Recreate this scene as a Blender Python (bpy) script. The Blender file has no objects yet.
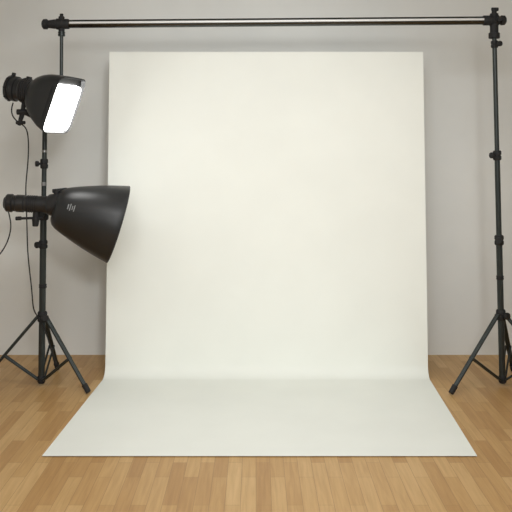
import bpy, bmesh, math
from mathutils import Vector, Matrix

sc = bpy.context.scene
sc.view_settings.view_transform = 'Standard'
sc.view_settings.look = 'None'
V = Vector

# ------------------------------------------------------------ materials
def srgb(r, g, b):
    f = lambda c: (c/255/12.92) if c/255 <= 0.04045 else ((c/255+0.055)/1.055)**2.4
    return (f(r), f(g), f(b), 1)

def mat(name, col, rough=0.5, metal=0.0, noise=None, bump=0.0, emis=None, spec=None):
    m = bpy.data.materials.new(name); m.use_nodes = True
    nt = m.node_tree; b = nt.nodes['Principled BSDF']
    b.inputs['Base Color'].default_value = col
    b.inputs['Roughness'].default_value = rough
    b.inputs['Metallic'].default_value = metal
    if spec is not None: b.inputs['Specular IOR Level'].default_value = spec
    if emis:
        b.inputs['Emission Color'].default_value = emis[0]
        b.inputs['Emission Strength'].default_value = emis[1]
    if noise:
        scale, amt = noise
        tc = nt.nodes.new('ShaderNodeTexCoord')
        n = nt.nodes.new('ShaderNodeTexNoise'); n.inputs['Scale'].default_value = scale
        n.inputs['Detail'].default_value = 5
        nt.links.new(tc.outputs['Object'], n.inputs['Vector'])
        r = nt.nodes.new('ShaderNodeValToRGB')
        r.color_ramp.elements[0].position = 0.3; r.color_ramp.elements[1].position = 0.7
        r.color_ramp.elements[0].color = tuple(c*(1-amt) for c in col[:3])+(1,)
        r.color_ramp.elements[1].color = tuple(min(1, c*(1+amt)) for c in col[:3])+(1,)
        nt.links.new(n.outputs['Fac'], r.inputs['Fac'])
        nt.links.new(r.outputs['Color'], b.inputs['Base Color'])
        if bump:
            bp = nt.nodes.new('ShaderNodeBump'); bp.inputs['Strength'].default_value = bump
            bp.inputs['Distance'].default_value = 0.01
            nt.links.new(n.outputs['Fac'], bp.inputs['Height'])
            nt.links.new(bp.outputs['Normal'], b.inputs['Normal'])
    return m

M_wall = mat('wall_paint', srgb(228, 229, 226), 0.85, noise=(1.6, 0.035), bump=0.04)
M_ceil = mat('ceiling_paint', srgb(228, 229, 229), 0.9, noise=(2, 0.02))
M_paper = mat('backdrop_paper', srgb(241, 243, 236), 0.75, noise=(2.2, 0.018), bump=0.14, spec=0.25)
M_black = mat('black_plastic', srgb(34, 34, 35), 0.34, noise=(9, 0.12))
M_dish = mat('black_reflector_shell', srgb(32, 33, 34), 0.38, noise=(5, 0.1))
M_matte = mat('matte_black_rubber', srgb(24, 24, 25), 0.7, noise=(20, 0.1))
M_pole = mat('black_anodised_metal', srgb(52, 57, 56), 0.38, 0.5, noise=(12, 0.1))
M_bar = mat('polished_dark_tube', srgb(84, 86, 86), 0.25, 1.0, noise=(6, 0.05))
M_bar_highlight = mat('bar_highlight_pale', srgb(222, 223, 222), 0.4, 0.2, noise=(3, 0.05))  # pale colour imitating the bright highlight along the crossbar
M_steel = mat('steel', srgb(150, 150, 150), 0.3, 1.0, noise=(15, 0.05))
M_silver = mat('reflector_silver', srgb(200, 200, 200), 0.3, 0.9, noise=(30, 0.05))
M_glow = mat('lit_diffuser', srgb(245, 245, 245), 0.5, emis=(srgb(255, 255, 252), 12), noise=(10, 0.01))
M_label = mat('pale_label', srgb(140, 142, 142), 0.5, noise=(60, 0.2))

def wood():
    m = bpy.data.materials.new('oak_strip_floor'); m.use_nodes = True
    nt = m.node_tree; N = nt.nodes.new; L = nt.links.new
    b = nt.nodes['Principled BSDF']
    tc = N('ShaderNodeTexCoord')
    mp = N('ShaderNodeMapping'); mp.inputs['Rotation'].default_value = (0, 0, math.radians(90))
    L(tc.outputs['Object'], mp.inputs['Vector'])
    br = N('ShaderNodeTexBrick')
    br.offset = 0.37; br.offset_frequency = 2
    br.inputs['Color1'].default_value = (0, 0, 0, 1)
    br.inputs['Color2'].default_value = (1, 1, 1, 1)
    br.inputs['Mortar'].default_value = (0.5, 0.5, 0.5, 1)
    br.inputs['Scale'].default_value = 1
    br.inputs['Brick Width'].default_value = 0.52
    br.inputs['Row Height'].default_value = 0.075
    br.inputs['Mortar Size'].default_value = 0.0011
    br.inputs['Mortar Smooth'].default_value = 0.2
    br.inputs['Bias'].default_value = 0
    L(mp.outputs[0], br.inputs['Vector'])
    ramp = N('ShaderNodeValToRGB')
    e = ramp.color_ramp.elements
    e[0].position = 0; e[0].color = srgb(184, 142, 88)
    e[1].position = 1; e[1].color = srgb(210, 173, 119)
    x = ramp.color_ramp.elements.new(0.5); x.color = srgb(198, 158, 103)
    L(br.outputs['Color'], ramp.inputs['Fac'])
    gm = N('ShaderNodeMapping'); gm.inputs['Scale'].default_value = (28, 1.6, 1)
    L(tc.outputs['Object'], gm.inputs['Vector'])
    gn = N('ShaderNodeTexNoise'); gn.inputs['Scale'].default_value = 2.0
    gn.inputs['Detail'].default_value = 8; gn.inputs['Distortion'].default_value = 0.6
    L(gm.outputs[0], gn.inputs['Vector'])
    gr = N('ShaderNodeValToRGB')
    gr.color_ramp.elements[0].position = 0.3; gr.color_ramp.elements[0].color = (0.84, 0.80, 0.74, 1)
    gr.color_ramp.elements[1].position = 0.65; gr.color_ramp.elements[1].color = (1, 1, 1, 1)
    L(gn.outputs['Fac'], gr.inputs['Fac'])
    mx = N('ShaderNodeMix'); mx.data_type = 'RGBA'; mx.blend_type = 'MULTIPLY'
    mx.inputs[0].default_value = 1
    L(ramp.outputs[0], mx.inputs[6]); L(gr.outputs[0], mx.inputs[7])
    m2 = N('ShaderNodeMix'); m2.data_type = 'RGBA'
    fm = N('ShaderNodeMath'); fm.operation = 'MULTIPLY'; fm.inputs[1].default_value = 0.55
    L(br.outputs['Fac'], fm.inputs[0]); L(fm.outputs[0], m2.inputs[0])
    L(mx.outputs[2], m2.inputs[6]); m2.inputs[7].default_value = srgb(116, 80, 44)
    L(m2.outputs[2], b.inputs['Base Color'])
    b.inputs['Roughness'].default_value = 0.42
    b.inputs['Specular IOR Level'].default_value = 0.4
    return m
M_wood = wood()

# ------------------------------------------------------------ mesh helpers
def empty(name, loc=(0, 0, 0)):
    o = bpy.data.objects.new(name, None); o.location = loc
    o.empty_display_size = 0.1
    sc.collection.objects.link(o); return o

def finish(bm, name, m, parent=None, smooth=True, bevel=0):
    bmesh.ops.recalc_face_normals(bm, faces=bm.faces)
    me = bpy.data.meshes.new(name); bm.to_mesh(me); bm.free()
    me.materials.append(m)
    if smooth:
        for p in me.polygons: p.use_smooth = True
        me.set_sharp_from_angle(angle=math.radians(35))
    o = bpy.data.objects.new(name, me); sc.collection.objects.link(o)
    if parent:
        o.parent = parent
        o.matrix_parent_inverse = Matrix.Translation(parent.location).inverted()
    if bevel:
        bv = o.modifiers.new('bevel', 'BEVEL'); bv.width = bevel; bv.segments = 2
    return o

def frame(n, up=V((0, 0, 1))):
    n = n.normalized()
    if abs(n.dot(up)) > 0.98: up = V((0, 1, 0))
    v = n.cross(up).normalized(); u = v.cross(n).normalized()
    return n, u, v      # axis, up-ish, lateral

def lathe(bm, origin, axis, prof, seg=32, power=2, su=1, sv=1, cap0=True, cap1=True):
    """prof: list of (t,r[,power]) along axis; superellipse sections"""
    n, u, v = frame(V(axis)); rings = []
    for p in prof:
        t, r = p[0], p[1]; pw = p[2] if len(p) > 2 else power
        a_u = p[3] if len(p) > 3 else su; a_v = p[4] if len(p) > 4 else sv
        ring = []
        for i in range(seg):
            a = 2*math.pi*(i+0.5)/seg
            c, s = math.cos(a), math.sin(a)
            c = math.copysign(abs(c)**(2/pw), c); s = math.copysign(abs(s)**(2/pw), s)
            ring.append(bm.verts.new(V(origin)+n*t+u*(c*r*a_u)+v*(s*r*a_v)))
        rings.append(ring)
    for a, b in zip(rings, rings[1:]):
        for i in range(seg):
            bm.faces.new((a[i], a[(i+1) % seg], b[(i+1) % seg], b[i]))
    if cap0: bm.faces.new(rings[0])
    if cap1: bm.faces.new(rings[-1])

def tube(bm, p1, p2, r, r2=None, seg=16):
    p1, p2 = V(p1), V(p2); L = (p2-p1).length; r2 = r if r2 is None else r2
    c = min(0.003, r*0.3, L*0.2)
    lathe(bm, p1, p2-p1, [(0, r-c), (c, r), (L-c, r2), (L, r2-c)], seg)

def box(bm, c, size, rot=None):
    r = bmesh.ops.create_cube(bm, size=1)
    mt = Matrix.Translation(V(c)) @ (rot.to_4x4() if rot else Matrix.Identity(4)) @ Matrix.Diagonal(V((*size, 1)))
    bmesh.ops.transform(bm, matrix=mt, verts=r['verts'])

def cable(name, pts, r, m, parent):
    cu = bpy.data.curves.new(name, 'CURVE'); cu.dimensions = '3D'
    cu.bevel_depth = r; cu.bevel_resolution = 3; cu.resolution_u = 10
    s = cu.splines.new('NURBS'); s.points.add(len(pts)-1)
    for q, p in zip(s.points, pts): q.co = (*p, 1)
    s.use_endpoint_u = True; s.order_u = 4
    cu.materials.append(m)
    o = bpy.data.objects.new(name, cu); sc.collection.objects.link(o)
    o.parent = parent; o.matrix_parent_inverse = Matrix.Translation(parent.location).inverted()
    return o

# ------------------------------------------------------------ room
def slab(name, x0, x1, y0, y1, z0, z1, m):
    bm = bmesh.new(); box(bm, ((x0+x1)/2, (y0+y1)/2, (z0+z1)/2), (x1-x0, y1-y0, z1-z0))
    return finish(bm, name, m, smooth=False)
RX, RY0, RY1, RZ = 3.6, -1.6, 6.63, 3.5
slab('floor', -RX, RX, RY0, RY1, -0.1, 0, M_wood)
slab('wall_back', -RX-.1, RX+.1, RY1, RY1+.1, -0.1, RZ+.1, M_wall)
slab('wall_left', -RX-.1, -RX, RY0, RY1, -0.1, RZ, M_wall)
slab('wall_right', RX, RX+.1, RY0, RY1, -0.1, RZ, M_wall)
slab('wall_front', -RX-.1, RX+.1, RY0-.1, RY0, -0.1, RZ+.1, M_wall)
slab('ceiling', -RX, RX, RY0, RY1, RZ, RZ+.1, M_ceil)

# ------------------------------------------------------------ paper backdrop
def backdrop():
    prof = []
    zt, zb, R = 2.452, 0.10, 0.10
    for i in range(25):
        t = i/24; prof.append((6.15-0.17*t, zt+(zb-zt)*t))
    y0 = prof[-1][0]
    for i in range(1, 13):
        a = math.pi/2*i/12
        prof.append((y0-R*(1-math.cos(a)), 0.006+(zb-0.006)*(1-math.sin(a))))
    y1 = prof[-1][0]
    for i in range(1, 21):
        prof.append((y1+(4.43-y1)*i/20, 0.006))
    bm = bmesh.new(); NX = 64; rows = []
    for j, (y, z) in enumerate(prof):
        cx = 0.08 - 0.06*max(0, (6.0-y))/1.57
        row = []
        for i in range(NX+1):
            s = i/NX*2-1
            amp = math.sin(min(1, z)*1.57)
            wob = 0.003*math.sin(s*5+z*1.3)*amp
            # faint vertical folds toward the left edge of the hanging sheet
            wob += 0.0022*amp*math.exp(-((s+0.86)/0.10)**2)*math.cos((s+0.86)*28+z*.4)
            row.append(bm.verts.new((cx+s*1.205, y+wob, z)))
        rows.append(row)
    for a, b in zip(rows, rows[1:]):
        for i in range(NX):
            bm.faces.new((a[i], a[i+1], b[i+1], b[i]))
    par = empty('paper_backdrop', (0.08, 6.0, 0))
    o = finish(bm, 'paper_sheet', M_paper, par)
    s = o.modifiers.new('thickness', 'SOLIDIFY'); s.thickness = 0.0018; s.offset = 0
    e = o.modifiers.new('crisp_edges', 'EDGE_SPLIT'); e.split_angle = math.radians(40)
backdrop()

# ------------------------------------------------------------ stands
def collar(bm, p, ax, r, h, knobdir=None):
    lathe(bm, V(p)-V(ax).normalized()*h/2, ax, [(0, r*.85), (h*.12, r), (h*.4, r), (h*.45, r*.88), (h*.55, r*.88), (h*.6, r), (h*.88, r), (h, r*.85)], 20)
    if knobdir:
        k = V(knobdir).normalized()
        tube(bm, V(p), V(p)+k*(r+.018), r*.35)
        tube(bm, V(p)+k*(r+.012), V(p)+k*(r+.034), r*.75, seg=10)

def tripod(par, base, hub, legs):
    base, hub = V(base), V(hub)
    ax = hub-base
    bm = bmesh.new()
    collar(bm, hub, ax, 0.034, 0.075, (0.5, -0.8, 0))
    low = base+V((0, 0, 0.05))
    collar(bm, low, ax, 0.028, 0.05)
    finish(bm, 'leg_hub', M_matte, par)
    for i, (a, foot_r) in enumerate(legs):
        a = math.radians(a); d = V((math.cos(a), math.sin(a), 0))
        foot = V((base.x, base.y, 0))+d*foot_r; foot.z = 0.016
        top = hub+d*0.034
        bm = bmesh.new()
        lat = V((-d.y, d.x, 0))
        for s in (-1, 1):      # flattened twin-rail leg
            tube(bm, top+lat*.007*s, foot+lat*.007*s, 0.0115, 0.0105)
        tube(bm, top-lat*.02, top+lat*.02, 0.009)
        finish(bm, 'leg_%d' % (i+1), M_pole, par)
        bm = bmesh.new()
        ld = (foot-top).normalized()
        tube(bm, foot-ld*0.06, foot+ld*0.004, 0.021, 0.019)
        finish(bm, 'rubber_foot_%d' % (i+1), M_matte, par)
        bm = bmesh.new()
        mid = top.lerp(foot, 0.56)
        s0 = low+d*0.026
        for s in (-1, 1):
            tube(bm, s0+lat*.014*s, mid+lat*.017*s, 0.0075)
        tube(bm, mid-lat*.022, mid+lat*.022, 0.008)
        finish(bm, 'brace_%d' % (i+1), M_pole, par)

# left stand carrying the lamps
SB = V((-1.545, 5.76, 0))
st = empty('light_stand', SB)
hub = V((-1.538, 5.76, 0.50))
tripod(st, SB, hub, ((-27, 0.425), (88, 0.41), (188, 0.44)))
bm = bmesh.new()
tube(bm, SB+V((0, 0, .02)), (-1.530, 5.76, 1.26), 0.0235)
finish(bm, 'lower_column', M_pole, st)
bm = bmesh.new()
tube(bm, (-1.530, 5.76, 1.24), (-1.518, 5.76, 1.98), 0.0175)
finish(bm, 'middle_column', M_pole, st)
bm = bmesh.new()
collar(bm, (-1.530, 5.76, 1.24), (0, 0, 1), 0.036, 0.09, (-.9, -.4, 0))
collar(bm, (-1.532, 5.76, 1.02), (0, 0, 1), 0.031, 0.06, (-.6, -.8, 0))
collar(bm, (-1.525, 5.76, 1.60), (0, 0, 1), 0.028, 0.07, (-.9, -.5, 0))
collar(bm, (-1.535, 5.76, 0.72), (0, 0, 1), 0.028, 0.03)
finish(bm, 'column_clamps', M_matte, st)
bm = bmesh.new()
tube(bm, (-1.527, 5.76, 1.44), (-1.527, 5.76, 1.47), 0.0195)
tube(bm, (-1.523, 5.76, 1.68), (-1.523, 5.76, 1.70), 0.0195)
finish(bm, 'steel_rings', M_steel, st)
# offset arm + slim riser up to the crossbar
bm = bmesh.new()
tube(bm, (-1.56, 5.76, 1.95), (-1.37, 5.76, 1.95), 0.016)
collar(bm, (-1.518, 5.76, 1.95), (0, 0, 1), 0.03, 0.06)
collar(bm, (-1.403, 5.76, 1.95), (0, 0, 1), 0.028, 0.06)
finish(bm, 'offset_arm', M_matte, st)
bm = bmesh.new()
tube(bm, (-1.403, 5.76, 1.93), (-1.400, 5.76, 2.56), 0.0125)
collar(bm, (-1.400, 5.76, 2.535), (0, 0, 1), 0.026, 0.035)
finish(bm, 'slim_riser', M_pole, st)

# right stand
RB = V((1.775, 5.76, 0))
rs = empty('backdrop_stand', RB)
top = V((1.715, 5.76, 2.56)); rhub = RB.lerp(top, 0.2)
tripod(rs, RB, rhub, ((207, 0.475), (330, 0.45), (62, 0.41)))
at = lambda z: RB.lerp(top, z/2.56)
bm = bmesh.new(); tube(bm, at(0.02), at(1.09), 0.0225); finish(bm, 'lower_column', M_pole, rs)
bm = bmesh.new(); tube(bm, at(1.07), at(1.69), 0.0195); finish(bm, 'middle_column', M_pole, rs)
bm = bmesh.new(); tube(bm, at(1.67), at(2.56), 0.0165); finish(bm, 'upper_column', M_pole, rs)
bm = bmesh.new()
collar(bm, at(1.05), top-RB, 0.033, 0.07, (-.3, -.8, 0))
collar(bm, at(1.66), top-RB, 0.030, 0.07, (-.8, -.5, 0))
collar(bm, at(2.46), top-RB, 0.026, 0.05, (.5, -.8, 0))
collar(bm, at(0.78), top-RB, 0.027, 0.03)
finish(bm, 'column_clamps', M_matte, rs)

# crossbar
cb = empty('backdrop_crossbar', (0.16, 5.76, 2.61))
A = V((-1.47, 5.76, 2.605)); B = V((1.74, 5.76, 2.632))
bd = (B-A).normalized()
bm = bmesh.new(); tube(bm, A, B, 0.030, seg=32); finish(bm, 'bar_tube', M_bar, cb)
bm = bmesh.new()  # thin pale strip added as the bar's painted highlight line
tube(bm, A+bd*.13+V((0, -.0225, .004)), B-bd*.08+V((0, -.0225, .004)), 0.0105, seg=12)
finish(bm, 'bar_highlight_strip', M_bar_highlight, cb)
bm = bmesh.new()
# left end clamp: cap, collar, knob, socket
lathe(bm, A-bd*0.07, bd, [(0, .022), (.01, .036), (.035, .038), (.045, .028), (.06, .03), (.085, .034), (.10, .034), (.105, .040), (.15, .040), (.155, .036), (.19, .036), (.195, .034)], 24)
q = V((-1.400, 5.76, 2.605))
tube(bm, q+V((0, 0, -.075)), q+V((0, 0, .055)), 0.022)
tube(bm, q+V((0, 0, .05)), q+V((0, 0, .075)), 0.013)
finish(bm, 'end_clamp_1', M_matte, cb)
bm = bmesh.new()
q = V((1.715, 5.76, 2.632))
lathe(bm, q+bd*0.085, -bd, [(0, .02), (.01, .034), (.035, .036), (.045, .026), (.055, .038), (.115, .04), (.12, .036), (.16, .036), (.165, .034)], 24)
tube(bm, q+V((0, 0, -.11)), q+V((0, 0, .05)), 0.030)
tube(bm, q+V((0, 0, -.13)), q+V((0, 0, -.09)), 0.040)
tube(bm, q+V((0, 0, .045)), q+V((0, 0, .09)), 0.018)
tube(bm, q+V((-.02, 0, .08)), q+V((.03, 0, .08)), 0.013)
tube(bm, q+V((.02, -.02, .0)), q+V((.02, -.07, .0)), 0.018)
finish(bm, 'end_clamp_2', M_matte, cb)

# ------------------------------------------------------------ upper lamp (lit)
ul = empty('studio_light', (-1.55, 5.60, 2.1))
n, u, v = frame(V((0.84, -0.36, -0.38)))
mouth = V((-1.312, 5.46, 1.988))
neck = mouth - n*0.27 + u*0.015
bm = bmesh.new()
lathe(bm, neck, n, [(-.02, .075, 2), (.0, .098, 2), (.03, .125, 2.2), (.08, .152, 2.8), (.14, .170, 4, 1.03, .92), (.20, .184, 6, 1.04, .85), (.27, .194, 8, 1.05, .80), (.275, .188, 8, 1.05, .80),
                    (.266, .186, 8, 1.05, .8), (.245, .178, 8, 1.05, .8), (.244, .16, 8)], 56)
finish(bm, 'reflector_hood', M_dish, ul)
bm = bmesh.new()
lathe(bm, neck-u*.022, n, [(.246, .166, 9, .98, .84), (.262, .166, 9, .98, .84), (.266, .160, 9, .98, .84)], 56)
finish(bm, 'diffuser_panel', M_glow, ul)
# body: short ribbed barrel, tilted less than the hood
bn, bu, bv_ = frame(V((0.93, -0.2, -0.16)))
b0 = neck + n*0.02 - bn*0.225
bm = bmesh.new()
lathe(bm, b0, bn, [(0, .055), (.006, .078), (.012, .088), (.03, .09), (.034, .08), (.05, .08), (.055, .088), (.075, .088), (.08, .078), (.11, .078), (.115, .084), (.17, .086), (.175, .079), (.24, .082)], 40)
finish(bm, 'lamp_body', M_black, ul)
bm = bmesh.new()
lathe(bm, b0-bn*.012, bn, [(0, .03), (.004, .05), (.014, .052)], 32)
for a in range(0, 360, 45):
    d = bu*math.cos(math.radians(a))+bv_*math.sin(math.radians(a))
    tube(bm, b0+d*.086+bn*.012, b0+d*.086+bn*.030, .008, seg=8)
finish(bm, 'rear_control_ring', M_matte, ul)
bm = bmesh.new()
for s in (.125, .14, .155):
    lathe(bm, b0+bn*s, bn, [(0, .084), (.002, .089), (.006, .089), (.008, .084)], 32)
tube(bm, b0+bn*.03+bu*.085, b0+bn*.03+bu*.11, .014)
tube(bm, b0+bn*.15+bu*.075, b0+bn*.15+bu*.10, .02)
finish(bm, 'cooling_fins', M_matte, ul)
# yoke & pistol bracket to the stand
yk = b0+bn*.14
bm = bmesh.new()
tube(bm, yk-bu*.07, yk-bu*.17, 0.016)
tube(bm, yk-bu*.15+V((-.04, 0, 0)), yk-bu*.15+V((.05, 0, 0)), 0.020)
tube(bm, yk-bu*.16, yk-bu*.245+V((-.012, 0, 0)), 0.018, 0.013)
tube(bm, yk-bu*.15, (-1.520, 5.76, 1.90), 0.014)
tube(bm, yk-bu*.225+V((-.035, 0, 0)), yk-bu*.225+V((.03, 0, 0)), 0.012)
collar(bm, (-1.519, 5.76, 1.89), (0, 0, 1), 0.03, 0.06)
finish(bm, 'tilt_bracket', M_matte, ul)

# ------------------------------------------------------------ lower lamp (big dish)
ll = empty('studio_light.001', (-1.4, 5.6, 1.32))
dn, du, dv = frame(V((0.925, 0.22, -0.29)))
d0 = V((-1.408, 5.58, 1.306))
bm = bmesh.new()
out = [(0, .085), (.006, .105), (.02, .128), (.045, .146), (.08, .162), (.13, .182), (.19, .204), (.26, .228), (.34, .252), (.42, .273), (.45, .280), (.456, .283), (.462, .282)]
inn = [(.456, .276), (.34, .246), (.2, .202), (.1, .160), (.04, .12), (.03, .04)]
lathe(bm, d0, dn, out+inn, 64)
finish(bm, 'reflector_dish', M_dish, ll)
bm = bmesh.new()
lathe(bm, d0, dn, [(.05, .06), (.06, .11), (.12, .155), (.22, .198), (.34, .238), (.345, .236), (.2, .18), (.1, .12)], 48)
finish(bm, 'reflector_lining', M_silver, ll)
bm = bmesh.new()
lathe(bm, d0, dn, [(.05, .03), (.12, .035), (.15, .03), (.16, .015)], 24)
finish(bm, 'flash_tube_cover', M_label, ll)
hn, hu, hv = frame(V((0.99, 0.06, -0.05)))
h0 = V((-1.745, 5.565, 1.332))
bm = bmesh.new()
lathe(bm, h0, hn, [(0, .04), (.006, .055), (.014, .062), (.05, .064), (.055, .056), (.075, .056), (.08, .061), (.13, .061), (.134, .056), (.24, .058), (.29, .062), (.30, .072), (.335, .08), (.37, .09), (.40, .088)], 40)
finish(bm, 'lamp_body', M_black, ll)
bm = bmesh.new()
for s in (.15, .165, .18, .195, .21):
    lathe(bm, h0+hn*s, hn, [(0, .056), (.002, .0605), (.007, .0605), (.009, .056)], 32)
lathe(bm, h0-hn*.01, hn, [(0, .02), (.004, .038), (.014, .04)], 24)
tube(bm, h0+hn*.35+hu*.07, h0+hn*.35+hu*.112, .020)
tube(bm, h0+hn*.32+hu*.096, h0+hn*.42+hu*.112, .014)
finish(bm, 'fins_and_latch', M_matte, ll)
bm = bmesh.new()
k = h0+hn*.215
tube(bm, k-hu*.045, k-hu*.115, .022)
tube(bm, k-hu*.09, (-1.530, 5.76, 1.235), .018)
tube(bm, k-hu*.10+V((-.12, -.0, 0)), k-hu*.095+V((.05, 0, 0)), .009)
tube(bm, k-hu*.10+V((-.14, -.0, 0)), k-hu*.098+V((-.10, 0, 0)), .014)
tube(bm, k-hu*.10, k-hu*.155, .026, .02)
finish(bm, 'tilt_bracket', M_matte, ll)
# small pale spec marks on the side of the dish
bm = bmesh.new()
def on_dish(t, ang, lift=.0015):
    for (t0, r0), (t1, r1) in zip(out, out[1:]):
        if t0 <= t <= t1:
            r = r0+(r1-r0)*(t-t0)/(t1-t0); break
    a = math.radians(ang)
    return d0+dn*t+(du*math.cos(a)+dv*math.sin(a))*(r+lift)
sgn = 1 if dv.y < 0 else -1
for (ta, tb, aa, ab) in [(.085, .092, 72, 84), (.10, .106, 70, 86), (.115, .120, 74, 83), (.128, .133, 72, 86)]:
    q = [bm.verts.new(on_dish(t, sgn*a)) for t, a in ((ta, aa), (tb, aa), (tb, (aa+ab)/2), (tb, ab), (ta, ab), (ta, (aa+ab)/2))]
    bm.faces.new((q[0], q[1], q[2], q[5])); bm.faces.new((q[5], q[2], q[3], q[4]))
finish(bm, 'printed_label', M_label, ll, smooth=False)

# ------------------------------------------------------------ cables
ca = empty('power_cable', (-1.62, 5.66, 1.5))
cable('cable', [(-1.70, 5.60, 2.03), (-1.73, 5.60, 1.95), (-1.66, 5.62, 1.88), (-1.60, 5.64, 1.86), (-1.61, 5.66, 1.60), (-1.635, 5.66, 1.45), (-1.625, 5.68, 1.2), (-1.63, 5.70, 0.95),
                (-1.60, 5.72, 0.70), (-1.60, 5.73, 0.55), (-1.56, 5.74, 0.50), (-1.50, 5.72, 0.40), (-1.45, 5.70, 0.25), (-1.42, 5.68, 0.18)], 0.0045, M_matte, ca)
cc = empty('power_cable', (-1.75, 5.6, 1.2))
cable('cable', [(-1.740, 5.60, 1.30), (-1.72, 5.58, 1.24), (-1.70, 5.57, 1.18), (-1.72, 5.57, 1.08), (-1.76, 5.57, 1.0), (-1.82, 5.57, .93), (-1.95, 5.57, .80), (-2.05, 5.6, .3), (-2.15, 5.6, 0.006), (-2.4, 5.6, .006)], 0.0045, M_matte, cc)

# ------------------------------------------------------------ lights
def area(name, loc, target, size, power, col=(1, 1, 1)):
    l = bpy.data.lights.new(name, 'AREA'); l.shape = 'RECTANGLE'
    l.size, l.size_y = size; l.energy = power; l.color = col
    o = bpy.data.objects.new(name, l); o.location = loc
    o.rotation_euler = (V(target)-V(loc)).to_track_quat('-Z', 'Y').to_euler()
    sc.collection.objects.link(o)
area('overhead_area_fill', (0.1, 3.0, 3.35), (0.1, 4.4, 0.4), (2.6, 1.6), 86, (.975, .99, .995))  # unseen area light added overhead for soft overall illumination
area('key_area_fill', (-0.5, -0.6, 2.6), (0.1, 6.0, 1.3), (1.6, 1.6), 50, (.97, .99, .99))  # unseen area light added above the camera to brighten the backdrop
l = bpy.data.lights.new('vignette_spot', 'SPOT'); l.energy = 440; l.spot_size = math.radians(44); l.spot_blend = 1.0  # unseen spot added so the centre brightens and corners fall off
l.shadow_soft_size = 0.35; l.color = (.975, .99, .98)
o = bpy.data.objects.new('vignette_spot', l); o.location = (0.7, -0.4, 2.9)
o.rotation_euler = (V((0.0, 6.1, 1.25))-o.location).to_track_quat('-Z', 'Y').to_euler()
sc.collection.objects.link(o)

w = bpy.data.worlds.new('world'); sc.world = w; w.use_nodes = True
w.node_tree.nodes['Background'].inputs[0].default_value = (.9, .92, 1, 1)
w.node_tree.nodes['Background'].inputs[1].default_value = 0.3

# ------------------------------------------------------------ camera
cd = bpy.data.cameras.new('camera'); cd.sensor_width = 36; cd.lens = 56.25
cd.shift_y = -0.209
co = bpy.data.objects.new('camera', cd); co.location = (0, 0, 1.706)
co.rotation_euler = (math.radians(90), 0, 0)
sc.collection.objects.link(co); sc.camera = co
